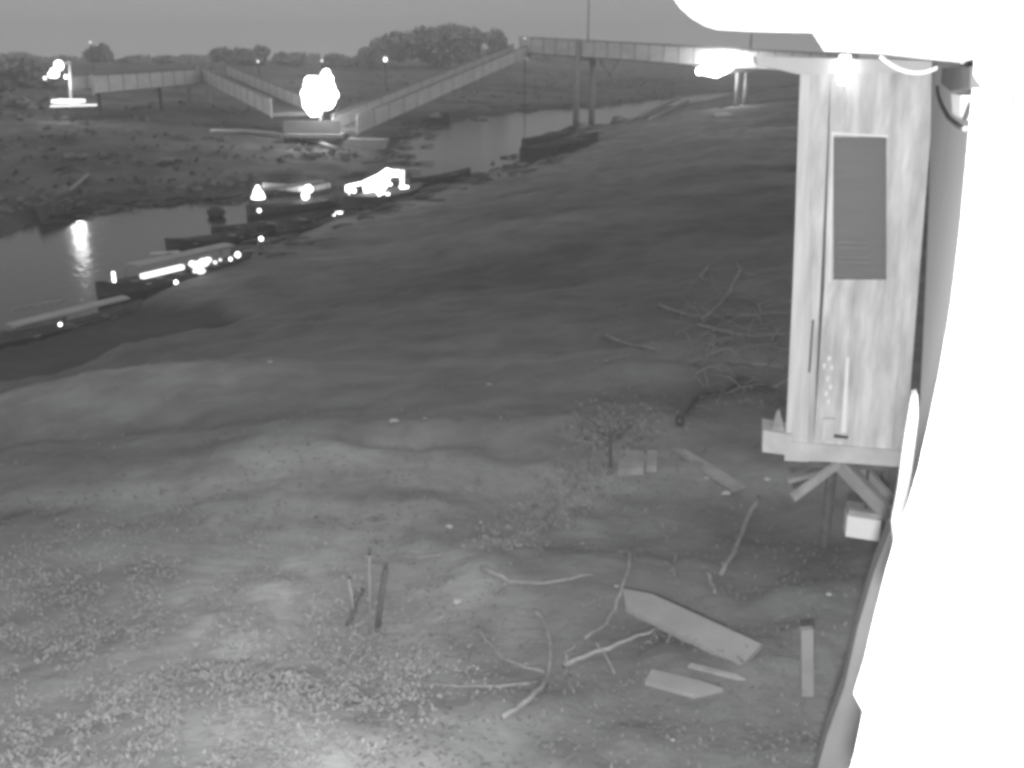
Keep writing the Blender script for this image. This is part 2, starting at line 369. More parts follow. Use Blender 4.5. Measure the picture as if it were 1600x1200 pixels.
# pontoon at the corner
pt = thing('pontoon', (GC[0], GC[1], 0), 'floating pontoon platform under the blazing floodlight where both gangways meet', 'pontoon')
c = atY(500, 205, 92.5)
MB().beam((c[0] - 2.8, 92.5, .35), (c[0] + 2.2, 92.5, .35), 4.5, .9, up=(0, 0, 1)).build('float', M_hullmid, pt)
MB().beam((c[0] - 2.9, 92.5, GC[2] - .35), (c[0] + 2.3, 92.5, GC[2] - .35), 4.6, .25).build('platform', M_concrete, pt)
for sx in (-2.6, 2.0):
    for sy in (-2, 2): MB().beam((c[0] + sx, 92.5 + sy, .75), (c[0] + sx, 92.5 + sy, GC[2] - .45), .22, .22, up=(0, 1, 0)).build('frame_post', M_wood_dark, pt)
m = MB(); m.beam((c[0] - 2.7, 90.15, GC[2] + .4), (c[0] + 2.2, 90.15, GC[2] + .4), .08, 1.1)
m.build('side_panel', M_concrete, pt)
# small moored float below it
q = hit(570, 232); f = MB()
f.prism([(q[0] - 1.8, q[1], q[2] - .1), (q[0] + 1.7, q[1], q[2] - .1), (q[0] + 2.0, q[1], q[2] + .75), (q[0] - 1.5, q[1], q[2] + .8), (q[0] - 1.9, q[1], q[2] + .5)], (0, 1.2, 0))
tag(f.build('small_boat', M_awn), 'pale flat float moored in the water just below the V corner', 'boat')

# ------------------------------------------------------------------ lamps in view
def cluster_lamp(name, label, foot, heads, mastpts, energy, lightpos, strength=None, em=M_lamp):
    t = thing(name, foot, label, 'lamp')
    m = MB(); m.tube(mastpts, .12, .09, n=8); m.build('mast', M_post, t)
    for i, (p, r) in enumerate(heads):
        MB().blob(p, r, (1, .5, 1), seed=i, rough=.05, seg=14, ring=9).build('lamp_glow', em, t, smooth=True)
    lamp(t, lightpos, energy, .5); return t
Yc = 90.5
hd = [((atY(x, y, Yc)), r * Yc / F) for x, y, r in ((491, 136, 15), (509, 140, 15), (491, 157, 18), (509, 156, 14), (490, 171, 10), (511, 124, 9), (500, 146, 21), (510, 114, 5), (483, 126, 6), (521, 148, 7), (478, 146, 7))]  # extra heads give the lamp's glare its ragged outline
fp = atY(500, 200, Yc)
cluster_lamp('floodlight', 'blazing white floodlight with its glare built as extra heads at the corner of the V gangway', fp, hd, [fp - [0, 0, .3], atY(502, 112, Yc + .8)], 320, atY(500, 150, Yc - 2.0))
Yb = 119.5; q = bz(1120)
hd = [(atY(x, y, q[1] - 2.2), r * q[1] / F) for x, y, r in ((1118, 105, 14), (1129, 103, 12), (1106, 108, 9), (1093, 111, 5), (1140, 101, 7))]  # one lamp; the added heads build up its glare
cluster_lamp('floodlight', 'glaring floodlight fixed below the footbridge beside the plank annex', q, hd, [q + [0, -1.5, .3], atY(1118, 104, q[1] - 1.9)], 330, atY(1128, 104, q[1] - 4))
# left lamp on pole above a small raft
Yl = 93; 
fp = atY(111, 160, Yl)
hd = [(atY(x, y, Yl), r * Yl / F) for x, y, r in ((92, 102, 7), (85, 114, 7), (79, 117, 4), (103, 120, 2.5), (70, 122, 2))]
cluster_lamp('pier_lamp', 'lamp pole with two glowing heads above the small lit landing stage at far left', fp, hd,
             [fp, atY(109, 96, Yl), atY(98, 100, Yl)], 350, atY(95, 125, Yl - 1), em=M_glow)
st = thing('landing_stage', fp, 'small landing stage with lamplight painted as glow at the foot of the far left lamp pole', 'landing stage')
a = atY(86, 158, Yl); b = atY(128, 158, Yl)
MB().beam(a, b, 1.6, .28).build('platform', M_glow_dim, st)  # both boards emit, the pole's lamplight is put into their material
MB().beam(atY(80, 166, Yl - 1.2), atY(150, 164, Yl - 1.2), .5, .12).build('walk_board', M_glow_dim, st)
m = MB()
for x_ in (88, 108, 126): p = atY(x_, 160, Yl); m.tube([(p[0], p[1], gz(p[0], p[1]) - .3), p], .09, n=6)
m.build('stilt', M_wood_dark, st)
# small distant bulbs
def bulb(px, py, Y, r, label, m=None):
    p = atY(px, py, Y); g = gz(p[0], p[1]); t = thing('distant_lamp', (p[0], p[1], g), label, 'lamp', 'small distant lamps')
    MB().tube([(p[0], p[1], g - .2), (p[0], p[1], p[2])], .06, n=6).build('pole', M_dark, t)
    MB().blob(p, r * Y / F, (1, 1, 1.2), rough=0).build('bulb', m or M_glow, t, smooth=True)
bulb(602, 93, 160, 2.4, 'bright small lamp in front of the left side of the big round tree')
bulb(403, 96, 170, 1.7, 'small lamp at the far end of the left gangway railing', M_glow_dim)
bulb(503, 95, 170, 1.7, 'faint small lamp directly above the blazing floodlight', M_glow_dim)
bulb(141, 66, 190, 1.3, 'faint lamp high in the sky above the far left bush', M_glow_dim)
bulb(820, 62, 149, 2.2, 'small lamp on the left end of the footbridge', M_glow_dim)
for i, x_ in enumerate((842, 960, 1000, 1019)):
    p = bz(x_) + np.array([0, -1.2, 1.95])
    t = thing('rail_lamp', p - [0, 0, .2], ['tiny lamp on the bridge rail, leftmost', 'tiny pale lamp on the bridge rail, second from left', 'tiny pale lamp on the bridge rail, third from left', 'tiny pale lamp on the bridge rail, rightmost of four'][i], 'lamp', 'tiny lamps along the bridge rail')
    MB().blob(p, .13, rough=0, seg=8, ring=5).build('bulb', M_white, t); MB().beam(p - [0, 0, .25], p - [0, 0, .1], .06, .06, up=(0, 1, 0)).build('bracket', M_dark, t)

# ------------------------------------------------------------------ trees
def tree(px, pyb, Y, wpx, hpx, label, seed, n=1600, cz=.58, trunk=True, lobes=9, name='broadleaf_tree', leaf=.5, flat=.75):
    rr = random.Random(seed); Y = Y * (1.7 if Y > 140 else 1.35); leaf = leaf * 1.5; p = atY(px, pyb, Y); x, y = p[0], p[1]; g = gz(x, y); top = atY(px, pyb - hpx, Y)[2]; hh = max(top - g, 1.5); w = wpx * Y / F
    cz = cz - .13; t = thing(name, (x, y, g), label, 'bush' if name == 'bush' else 'tree', 'trees and bushes along the far bank')
    m = MB(); m.tube([(x, y, g - .4), (x + .1 * w * (rr.random() - .5), y, g + hh * .35), (x, y, g + hh * .62)], max(.02 * hh, .12), .06, n=7)
    for k in range(5):
        q = rr.random() * 6.28; m.tube([(x, y, g + hh * (.28 + .06 * k)), (x + .28 * w * math.cos(q), y + .2 * w * math.sin(q), g + hh * (.6 + .06 * k))], .08, .03, n=5)
    m.build('trunk', M_trunk, t)
    L = []
    for k in range(lobes):
        q = rr.random() * 6.28; rad = rr.random() ** .6 * .36 * w
        zc = g + hh * (cz + (1 - cz) * .45 * (rr.random() * 2 - 1) * (1 - (rad / (.5 * w)) ** 2 * .6))
        L.append((x + rad * math.cos(q) * 1.0, y + rad * math.sin(q) * .8, zc, w * (.13 + .11 * rr.random()), hh * (.20 + .12 * rr.random()) * flat / .75))
    vs = []; fs = []; ts = []
    for i in range(n):
        l = L[rr.randrange(lobes)]; u = Vector((rr.gauss(0, 1), rr.gauss(0, 1), rr.gauss(0, 1))).normalized() * (.55 + .5 * rr.random())
        c = Vector((l[0] + u.x * l[3], l[1] + u.y * l[3], l[2] + u.z * l[4])); s_ = leaf * (.5 + rr.random())
        a = Vector((rr.gauss(0, 1), rr.gauss(0, 1), rr.gauss(0, 1))).normalized() * s_; b = a.orthogonal().normalized() * s_ * .6
        k = len(vs); vs += [c - a, c + b, c + a, c - b]; fs.append((k, k + 1, k + 2, k + 3)); 
    m = MB(); m.add(vs, fs); m.build('crown', M_leaf, t)
tree(672, 118, 200, 175, 86, 'big round tree behind the right arm of the V gangway', 3, n=5200, lobes=16, leaf=.62, cz=.60)
tree(765, 98, 215, 64, 56, 'thin loose tree right of the big round tree above the gangway', 5, n=700, lobes=6, leaf=.6)
tree(590, 118, 190, 75, 52, 'low dense tree touching the left side of the big round tree', 6, n=1500, lobes=8, cz=.5)
tree(528, 122, 190, 60, 40, 'low bush right above the blazing floodlight', 12, n=900, lobes=6, cz=.5, name='bush')
tree(158, 112, 200, 52, 46, 'small round tree right of the far left lamp', 8, n=900, lobes=6, cz=.55)
tree(205, 112, 200, 70, 24, 'low bush between the small round tree and the walkway', 9, n=800, lobes=6, cz=.5, name='bush')
tree(270, 110, 190, 90, 24, 'low bush behind the middle of the left walkway', 10, n=900, lobes=7, cz=.5, name='bush')
tree(352, 106, 180, 58, 40, 'dark bush on the bank just above the head post of the left gangway', 11, n=1300, lobes=7, cz=.5, name='bush')
tree(400, 106, 190, 70, 36, 'dark bush behind the back railing of the left gangway', 14, n=1300, lobes=7, cz=.5, name='bush')
tree(455, 118, 185, 60, 38, 'bush left of the blazing floodlight', 15, n=1000, lobes=7, cz=.5, name='bush')
tree(30, 150, 130, 120, 62, 'large dark tree mass at the left edge behind the lamp', 16, n=2200, lobes=10, cz=.5)
tree(-40, 190, 100, 150, 110, 'tall dark tree cut by the left edge', 17, n=2200, lobes=10, cz=.5)
tree(60, 210, 85, 110, 40, 'dark scrub on the left bank below the lamp', 18, n=1200, lobes=8, cz=.45, name='bush', leaf=.3)
rr = random.Random(44)
for k in range(15):
    px_ = [20, 75, 120, 240, 310, 470, 560, 630, 700, 860, 930, 1000, 1060, 1180, 1230][k]
    tree(px_, 104, 300 + 30 * rr.random(), 70 + 30 * rr.random(), 16 + 9 * rr.random(),
         'distant pale bush on the horizon, number %d counted from the left' % (k + 1) if False else
         ['far bush at the left frame edge on the horizon', 'far bush behind the lamp heads', 'far bush right of the lamp pole', 'far bush over the middle of the walkway',
          'far bush over the head post', 'far bush directly left of the floodlight', 'far bush behind the dense low tree', 'far bush behind the left half of the big tree',
          'far bush behind the right half of the big tree', 'far bush behind the left end of the bridge', 'far bush behind the bridge pylon', 'far bush behind the bridge rail lamps',
          'far bush left of the bridge floodlight', 'far bush right of the bridge floodlight', 'far bush next to the annex roof'][k], 100 + k, n=260, lobes=6, cz=.5, name='bush', leaf=.9)

# ------------------------------------------------------------------ boats
def hull(m, a, b, w, h, draft=.15, n=14, sheer=.25, z0=0.0):
    """open canoe hull from stern a to bow b (x, y), returns nothing; side walls with thickness"""
    a = np.array(a[:2], float); b = np.array(b[:2], float); d = b - a; L = np.linalg.norm(d); d /= L; s = np.array([-d[1], d[0]])
    def ring(k, off, zf):
        rows = []
        for i in range(n + 1):
            t = i / n; e = abs(2 * t - 1); half = (w / 2 - off) * max(1 - e ** 3.2, .03); zt = z0 + h + sheer * e ** 2.5
            c = a + d * L * t
            rows.append([(c[0] + s[0] * half * q, c[1] + s[1] * half * q, (zt if abs(q) == 1 else z0 - draft + zf + sheer * .7 * e ** 4 + (0 if abs(q) < .9 else 0))) for q in (-1, -.6, .6, 1)])
        return rows
    for off, zf in ((0, 0), (.05, .06)):
        r = ring(n, off, zf); vs = [p for row in r for p in row]; fs = []
        for i in range(n):
            for k in range(3): fs.append((i * 4 + k, i * 4 + k + 1, (i + 1) * 4 + k + 1, (i + 1) * 4 + k))
        m.add(vs, fs)
    ro = ring(n, 0, 0); ri = ring(n, .05, .06)
    for q in (0, 3):
        vs = [row[q] for row in ro] + [row[q] for row in ri]; fs = [(i, i + 1, i + n + 2, i + n + 1) for i in range(n)]
        m.add(vs, fs)
def canoe(label, pa, pb, w, h, za=0.0, awn=None, mh=None, group='boats moored along the near shore', seats=3, name='canoe', lift=0.0):
    a = onz(*pa, z=.3); b = onz(*pb, z=.3)
    t = thing(name, ((a[0] + b[0]) / 2, (a[1] + b[1]) / 2, 0), label, 'boat', group)
    m = MB(); hull(m, a, b, w, h, z0=lift); m.build('hull', mh or M_hull, t, smooth=False)
    d = (b - a)[:2]; s = np.array([-d[1], d[0]]) / np.linalg.norm(d)
    for k in range(seats):
        c = a[:2] + d * (.25 + .5 * k / max(seats - 1, 1)); hw = w * .46
        MB().beam((c[0] - s[0] * hw, c[1] - s[1] * hw, lift + h - .08), (c[0] + s[0] * hw, c[1] + s[1] * hw, lift + h - .08), .22, .04).build('seat', M_wood, t)
    if awn:
        a0, a1, z, aw = awn
        p0 = np.append(a[:2] + d * a0, lift + z); p1 = np.append(a[:2] + d * a1, lift + z + .1); N = 7; m = MB(); vs = []; fs = []
        for j in range(2):
            for (P) in (p0, p1):
                for i in range(N):
                    q = -1 + 2 * i / (N - 1); vs.append((P[0] + s[0] * q * aw / 2, P[1] + s[1] * q * aw / 2, P[2] - .05 * q * q - j * .03))
        for j in range(2):
            o_ = j * 2 * N
            for i in range(N - 1): fs.append((o_ + i, o_ + i + 1, o_ + N + i + 1, o_ + N + i))
        m.add(vs, fs)
        for P0 in (0, N):
            m.add([vs[P0 + i] for i in range(N)] + [vs[2 * N + P0 + i] for i in range(N)], [(i, i + 1, N + i + 1, N + i) for i in range(N - 1)])
        m.build('awning', M_awn, t)
        for P in (p0, lerp(p0, p1, .5), p1):
            for q in (-1, 1):
                MB().tube([(P[0] + s[0] * q * w * .42, P[1] + s[1] * q * w * .42, lift + h - .05), (P[0] + s[0] * q * aw * .46, P[1] + s[1] * q * aw * .46, P[2] - .2)], .02, n=6).build('awning_post', M_wood_dark, t)
    return t, a, b
# boat A, closest with pale flat awning
canoe('nearest canoe at the left with a long pale flat awning', (-20, 524), (222, 470), .75, .12, awn=(.12, .88, .50, .62), mh=M_hullmid)
# boat B, long boat; bench, cargo and post glow as painted interior light
tB, a, b = canoe('long passenger boat with interior light painted as glow below a pale awning', (150, 452), (392, 402), 1.2, .32, awn=(.22, .84, .95, .8), mh=M_hull, name='passenger_boat', seats=5)
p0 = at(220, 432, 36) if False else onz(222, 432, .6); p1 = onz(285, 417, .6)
MB().beam(p0, p1, .2, .16).build('glow_bench', M_glow_dim, tB)
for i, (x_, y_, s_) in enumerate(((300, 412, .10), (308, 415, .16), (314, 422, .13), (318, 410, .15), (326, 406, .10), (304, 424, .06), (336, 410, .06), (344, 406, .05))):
    p = onz(x_, y_, .8); MB().blob(p, s_, (1.2, 1, 1), seed=i, rough=.25).build('glow_cargo', M_glow_dim, tB, smooth=True)
p = onz(178, 436, .5); MB().beam(p + [0, 0, -.15], p + [0, 0, .25], .07, .07, up=(0, 1, 0)).build('glow_post', M_glow, tB)
lamp(tB, onz(300, 414, .8), 4, .1)
MB().beam(onz(235, 396, 1.0), onz(280, 393, 1.0), .12, .05).build('roof_board', M_white, tB)
# dark canoes in mid water
canoe('black canoe lying behind the passenger boat', (258, 378), (400, 358), 1.3, .22, seats=2)
canoe('dark laden canoe left of the lit cabin boat', (330, 362), (520, 334), 1.5, .3, seats=3)
canoe('dark narrow canoe beside the dark laden canoe, nearer the shore', (430, 354), (560, 332), 1.0, .2, seats=2, mh=M_hullmid)
o_ = onz(337, 332, .2)
f = MB(); f.blob(o_, .38, (1.3, 1, .8), seed=5, rough=.1); tag(f.build('buoy', M_hull, smooth=True), 'round black buoy floating left of the awning boat', 'buoy')
# boat C: awning boat with two lamps
tC, a, b = canoe('boat with a pale flat awning strip between two glowing lamps', (385, 328), (545, 306), 1.6, .32, awn=(.12, .72, 1.3, 1.0), name='passenger_boat', mh=M_hullmid, seats=3)
def cone_lamp(parent, px, py, Y, rpx, hpx, seed=0):
    p = atY(px, py, Y); r = rpx * Y / F; h = hpx * Y / F
    MB().tube([p + [0, 0, -h / 2], p + [0, 0, h * .1], p + [0, 0, h / 2]], r, r * .15, n=10).build('lamp_shade', M_glow, parent)
ya = onz(405, 325)[1]; MB().beam(atY(410, 290, ya + .3), atY(476, 295, ya + 1.6), .06, .36).beam(atY(486, 295, ya + 1.8), atY(516, 289, ya + 2.5), .06, .28).build('fascia', M_panel, tC); cone_lamp(tC, 403, 300, ya, 11, 20)
p = atY(480, 300, ya + 1); MB().blob(p + [.1, 0, .18], .22, (1, .8, 1), seed=2).build('lamp_glow', M_glow, tC, smooth=True); MB().blob(p + [-.12, 0, -.2], .2, (1, .8, 1.1), seed=3).build('lamp_glow', M_glow, tC, smooth=True)
lamp(tC, atY(404, 310, ya - .7), 6, .15); lamp(tC, atY(480, 310, ya - .5), 4, .15)
def spark(px, py, z, r, label, parent=None):
    p = onz(px, py, z)
    t = thing('small_lamp', p - [0, 0, .3], label, 'lamp', 'tiny lamps by the moored boats')
    MB().blob(p, r, (1, 1, 1), rough=0, seg=10).build('bulb', M_glow, t, smooth=True); MB().beam(p - [0, 0, .28], p - [0, 0, r * .6], .04, .04, up=(0, 1, 0)).build('stem', M_dark, t)
spark(405, 329, .6, .09, 'tiny lamp on the hull below the cone shaped lamp')
spark(408, 373, .5, .09, 'tiny lamp on the shore between the two groups of boats')
spark(371, 398, .5, .11, 'tiny lamp at the bow of the passenger boat')
spark(360, 405, .4, .06, 'dim tiny lamp left of the lamp at the passenger boat bow')
spark(275, 441, .3, .07, 'tiny lamp on the mud just below the passenger boat')
spark(94, 507, .45, .05, 'small lamp under the awning of the nearest canoe')
for (x_, y_, r_) in ((90, 366, .16), (93, 358, .12)):
    pass
# boat D: cabin panels emit, lamplight put into their material
yD = onz(590, 312)[1]
tD, a, b = canoe('white cabin boat with lamplight painted as glowing panels, brightest of the moored boats', (535, 318), (660, 296), 1.9, .5, name='cabin_boat', mh=M_hullmid, seats=0)
def quad(m, pts, Y, th=.12): m.prism([atY(x, y, Y) for x, y in pts], (0, th, 0))
m = MB(); quad(m, [(566, 284), (600, 268), (612, 270), (604, 292), (592, 308), (570, 306)], yD); m.build('cabin_side', M_glow, tD)
m = MB(); quad(m, [(594, 270), (604, 263), (612, 266), (632, 266), (631, 275), (612, 276), (604, 280)], yD - .1); m.build('roof', M_glow, tD)
m = MB(); quad(m, [(540, 290), (568, 284), (567, 288), (546, 293), (546, 304), (540, 303)], yD - .15); m.build('frame', M_glow, tD)
m = MB(); quad(m, [(623, 266), (632, 266), (631, 292), (626, 292)], yD - .15); m.build('frame', M_glow_dim, tD)
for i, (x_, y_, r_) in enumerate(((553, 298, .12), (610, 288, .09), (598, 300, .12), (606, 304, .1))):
    MB().blob(atY(x_, y_, yD - .3), r_, seed=i).build('lamp_glow', M_glow, tD, smooth=True)
m = MB(); quad(m, [(624, 290), (638, 291), (638, 294), (625, 295)], yD - .3); m.build('glow_board', M_glow, tD)
lamp(tD, atY(590, 290, yD - 1.2), 50, .3)
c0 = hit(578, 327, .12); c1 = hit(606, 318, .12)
f = MB(); f.blob(lerp(c0, c1, .2), .32, (1.6, .8, .5), seed=4, rough=.2).blob(lerp(c0, c1, .9), .2, (1.5, .8, .5), seed=9, rough=.2)  # reflected boat light built as a glowing lump
tag(f.build('glow_bundle', M_glow_dim, smooth=True), 'small glowing white tarp bundle standing in for reflected boat light on the shore below the lit cabin boat', 'glow')
# canoes right of D
canoe('dark canoe beached just right of the lit cabin boat, farther out', (640, 284), (735, 268), 1.3, .35, seats=2, group='canoes beached right of the cabin boat')
canoe('dark canoe beached right of the lit cabin boat, nearer the shore', (655, 302), (765, 278), 1.2, .32, seats=2, group='canoes beached right of the cabin boat', mh=M_hullmid)
canoe('thin dark canoe lying closest to the shore right of the cabin boat', (650, 312), (730, 298), .8, .25, seats=1, group='canoes beached right of the cabin boat')
canoe('dark canoe with raised bow drawn up where the shore juts out', (812, 252), (935, 224), 2.3, .9, seats=2, group='canoes drawn up below the footbridge', lift=.2)
canoe('long slim canoe lying behind the raised bow canoe', (815, 226), (900, 206), 1.6, .6, seats=2, group='canoes drawn up below the footbridge')
canoe('small boat floating below the right arm of the V gangway', (664, 192), (700, 186), 2.2, .8, seats=1, group=None)
p = atY(680, 184, onz(680, 192)[1]); m = MB()
tag(MB().blob(p, .55, (1.3, 1, 1), seed=3, rough=.3).build('cargo_bundle', M_concrete, smooth=True), 'pale bundle heaped in the small floating boat', 'bundle')
canoe('grey boat drawn up on the left bank at the far left', (60, 338), (128, 306), 1.5, .6, seats=2, group=None, mh=M_hullmid)
p = hit(118, 316); tag(MB().beam(p + [-.2, 0, .7], p + [.7, .6, 1.5], .3, .08).build('plank', M_litter), 'short pale board standing in the boat at the far left', 'board')
# floating sticks by boat B
for i, (x0, y0, x1, y1, lb) in enumerate(((25, 500, 105, 470, ''), )): pass
tag(MB().beam(onz(20, 484, .3), onz(100, 470, .3), .12, .06).build('plank', M_wood), 'thin plank floating behind the awning of the nearest canoe', 'plank')
# ------------------------------------------------------------------ the plank annex (neighbouring wall on stilts)
UA = np.array([math.cos(math.radians(12)), -math.sin(math.radians(12)), 0]); NA = np.array([math.sin(math.radians(12)), math.cos(math.radians(12)), 0])
P0 = at(1250, 120, 9.1)
def onA(px, py, off=0.0):                        # point of the annex front plane seen at a pixel, moved off towards the camera
    r = ray(px, py); t = ((P0 - NA * off) - CAM) @ NA / (r @ NA); return CAM + r * t
BACK = np.array([math.sin(math.radians(17.5)), math.cos(math.radians(17.5)), 0])
base = hit(1330, 790)
ax = thing('plank_annex', (onA(1330, 700)[0], onA(1330, 700)[1], gz(*onA(1330, 700)[:2])), 'narrow annex of pale weathered vertical planks on stilts, with a tall dark window', 'building')
M_plank = mat('pale_planks', .53, var=.36, scale=2.2, stretch=(3.2, 3.2, .6), bump=.004, attr='tone')
def edgeL(y): return np.interp(y, [112, 300, 500, 720], [1251, 1247, 1240, 1228])
def edgeR(y): return np.interp(y, [112, 300, 500, 720], [1462, 1458, 1450, 1412])
m = MB(); nb = 9; R.seed(4)
wx0, wx1, wy0, wy1 = 1303, 1384, 210, 441
for i in range(nb):
    f0 = i / nb + .0004; f1 = (i + 1) / nb - .0004; o_ = R.random() * .005; tn = .93 + .12 * R.random()
    def xx(f, y): return edgeL(y) * (1 - f) + edgeR(y) * f
    ytop, ybot = 112, 700 + R.random() * 10
    segs = [(ytop, ybot)]
    fm = (f0 + f1) / 2; xm = xx(fm, 320)
    c0, c1 = xx(f0, 320), xx(f1, 320)
    if c1 > wx0 - 4 and c0 < wx1 + 4:              # board crosses the window: above and below only (and a sliver beside it)
        segs = [(ytop, wy0 + 4), (wy1 - 4, ybot)]
        if c0 < wx0 - 4: m.prism([onA(xx(f0, y), y, o_) if s < 0 else onA(wx0 - 1, y, o_) for s, y in ((-1, wy0 + 4), (1, wy0 + 4), (1, wy1 - 4), (-1, wy1 - 4))], NA * .03, tn)
        if c1 > wx1 + 4: m.prism([onA(wx1 + 1, y, o_) if s < 0 else onA(xx(f1, y), y, o_) for s, y in ((-1, wy0 + 4), (1, wy0 + 4), (1, wy1 - 4), (-1, wy1 - 4))], NA * .03, tn)
    for (ya_, yb_) in segs:
        m.prism([onA(xx(f0, ya_), ya_, o_), onA(xx(f1, ya_), ya_, o_), onA(xx(f1, yb_), yb_, o_), onA(xx(f0, yb_), yb_, o_)], NA * .03, tn)
m.build('plank_wall', M_plank, ax)
# back boards behind gaps and body of the annex
m = MB(); fr = [onA(1254, 116, -.05), onA(1458, 116, -.05), onA(1412, 690, -.05), onA(1234, 690, -.05)]
fr2 = [onA(1254, 116, -.05), onA(1300, 116, -.05), onA(1292, 690, -.05), onA(1234, 690, -.05)]
m.prism(fr2, BACK * 1.5); m.build('body', M_wood_dark, ax)
m = MB(); m.prism([onA(1290, 205, -.045), onA(1395, 205, -.045), onA(1385, 446, -.045), onA(1285, 446, -.045)], NA * .02); wn = m.build('window', M_glass, ax)
m = MB()
m.beam(onA(1301, 208, .02), onA(1296, 441, .02), .014, .02, up=NA); m.beam(onA(1299, 208, .02), onA(1388, 213, .02), .02, .010, up=NA); m.build('frame', mat('frame_wood', .75, var=.1), wn)
m = MB()
for y_ in (378, 386, 401, 409): m.beam(onA(1310, y_, -.02), onA(1358, y_ + 1, -.02), .008, .012, up=NA)
m.build('slat', mat('slat', .26), wn)
# light post strip on the left corner
MB().prism([onA(1250, 116, .012), onA(1266, 116, .012), onA(1262, 722, .012), onA(1226, 720, .012), onA(1240, 420, .012)], NA * .01).build('corner_board', mat('pale_board', .56, var=.2, scale=2.5, stretch=(5, 5, .4)), ax)
MB().prism([onA(1226, 690, .035), onA(1412, 705, .035), onA(1408, 730, .035), onA(1300, 722, .035), onA(1226, 720, .035)], NA * .05).build('floor_beam', mat('beam_wood', .50, var=.2, scale=3), ax)
MB().prism([onA(1192, 672, .06), onA(1238, 680, .06), onA(1236, 712, .06), onA(1191, 706, .06)], NA * .35).build('beam_end', mat('beam_wood', .5), ax)
MB().prism([onA(1213, 645, .0), onA(1218, 640, .0), onA(1230, 688, .0), onA(1206, 672, .0)], NA * .05).build('bracket', M_wood, ax)
MB().prism([onA(1286, 655, .07), onA(1305, 655, .07), onA(1302, 690, .07), onA(1284, 688, .07)], NA * .03).build('cleat', M_plank, ax)
MB().prism([onA(1303, 679, .04), onA(1326, 682, .04), onA(1324, 686, .04), onA(1302, 684, .04)], NA * .01).build('slot', M_dark, ax)
MB().prism([onA(1322, 558, .03), onA(1327, 558, .03), onA(1322, 676, .03), onA(1314, 676, .03)], NA * .015).build('batten', mat('frame_wood', .75), ax)
MB().prism([onA(1269, 500, .02), onA(1272, 500, .02), onA(1266, 582, .02), onA(1263, 582, .02)], NA * .005).build('crack', M_dark, ax)
m = MB()
for k, (x_, y_) in enumerate(((1296, 560), (1300, 575), (1293, 592), (1298, 605), (1291, 615), (1295, 628), (1288, 572))):
    m.blob(onA(x_, y_, .02), .016, (1, .3, 1.6), seed=k, rough=.3, seg=8, ring=5)
m.build('paint_fleck', M_white, ax)
# underside: floor and stilts
m = MB(); m.prism([onA(1236, 722, -.1), onA(1400, 728, -.1), onA(1400, 736, -.1), onA(1236, 730, -.1)], BACK * 1.5); m.build('floor', M_wood_dark, ax)
for (x_, o_) in ((1300, -1.0), (1385, -1.2)):
    p = onA(x_, 728, o_); MB().tube([(p[0], p[1], gz(p[0], p[1]) - .3), (p[0], p[1], p[2])], .06, n=8).build('stilt', M_wood_dark, ax)
MB().beam(onA(1310, 724, -.02), onA(1238, 778, .25), .06, .07).build('brace', M_wood, ax)
MB().beam(onA(1300, 733, -.15), onA(1232, 752, .05), .04, .04).build('brace', M_wood, ax)
MB().beam(onA(1310, 722, -.15), onA(1400, 815, .1), .10, .13).build('brace', mat('brown_board', .25), ax)
MB().beam(onA(1345, 728, -.3), onA(1408, 800, -.1), .06, .10).build('brace', mat('brown_board', .25), ax)
# roof edge
MB().prism([onA(1180, 88, .10), onA(1470, 96, .10), onA(1472, 112, .10), onA(1246, 116, .10), onA(1182, 100, .10)], NA * 1.3).build('roof', mat('roof_sheet', .50, var=.1, scale=1), ax)
# wall light
tl = thing('wall_light', onA(1321, 85, .2), 'short white tube light hanging under the annex roof above the window', 'lamp')
MB().prism([onA(1313, 86, .18), onA(1329, 86, .18), onA(1331, 131, .18), onA(1311, 131, .18)], NA * .07).build('lamp_tube', M_glow, tl)
MB().blob(onA(1321, 138, .17), .012, rough=0).build('lamp_tip', M_white, tl)
# pale meter box below the floor
bx = thing('white_box', onA(1350, 842, .1), 'small white box hanging below the annex, beside the wall of the house', 'box')
MB().prism([onA(1324, 806, .1), onA(1377, 814, .1), onA(1373, 846, .1), onA(1321, 838, .1)], NA * .2).build('box_body', M_white, bx)
MB().prism([onA(1327, 797, .1), onA(1379, 805, .1), onA(1377, 813, .11), onA(1324, 805, .11)], NA * .24).build('lid', M_wood, bx)
MB().tube([onA(1352, 800, 0), onA(1356, 733, -.15)], .015, n=6).build('hanger', M_dark, bx)

# ------------------------------------------------------------------ the house the camera hangs on
r1 = ray(1395, 90); r2 = ray(1395 - 595 * 1110 / 5526, 1200)
nW = np.cross(r2, r1); nW /= np.linalg.norm(nW)
if nW[0] < 0: nW = -nW
OFFW = .20
def onW(px, py, off=0.0): r = ray(px, py); return CAM + r * ((OFFW - off) / (r @ nW))
hs = thing('white_house', (onW(1480, 1200)[0], onW(1480, 1200)[1], 3), 'white wall of the near house filling the right edge, burnt out by the camera lamp', 'house')
M_wall = mat('house_white', .42, var=.05, scale=2)
wl = [(1456, 100), (1452, 300), (1446, 450), (1438, 620), (1424, 740), (1404, 860), (1376, 1000), (1345, 1110), (1336, 1200), (1325, 1330)]
m = MB(); outl = [onW(x, y) for x, y in wl] + [onW(1560, 1330), onW(1590, 100), onW(1590, -40), onW(1462, -10)]
m.prism(outl, nW * .12); m.build('wall', M_wall, hs)
m = MB(); nw_ = [(1524, 60), (1521, 118), (1512, 230), (1501, 350), (1487, 470), (1468, 580), (1449, 670), (1434, 735), (1419, 785), (1402, 830), (1385, 890), (1367, 960), (1351, 1028), (1334, 1084), (1354, 1089), (1346, 1125), (1335, 1178), (1326, 1210), (1290, 1340), (2300, 1340), (2300, 60)]
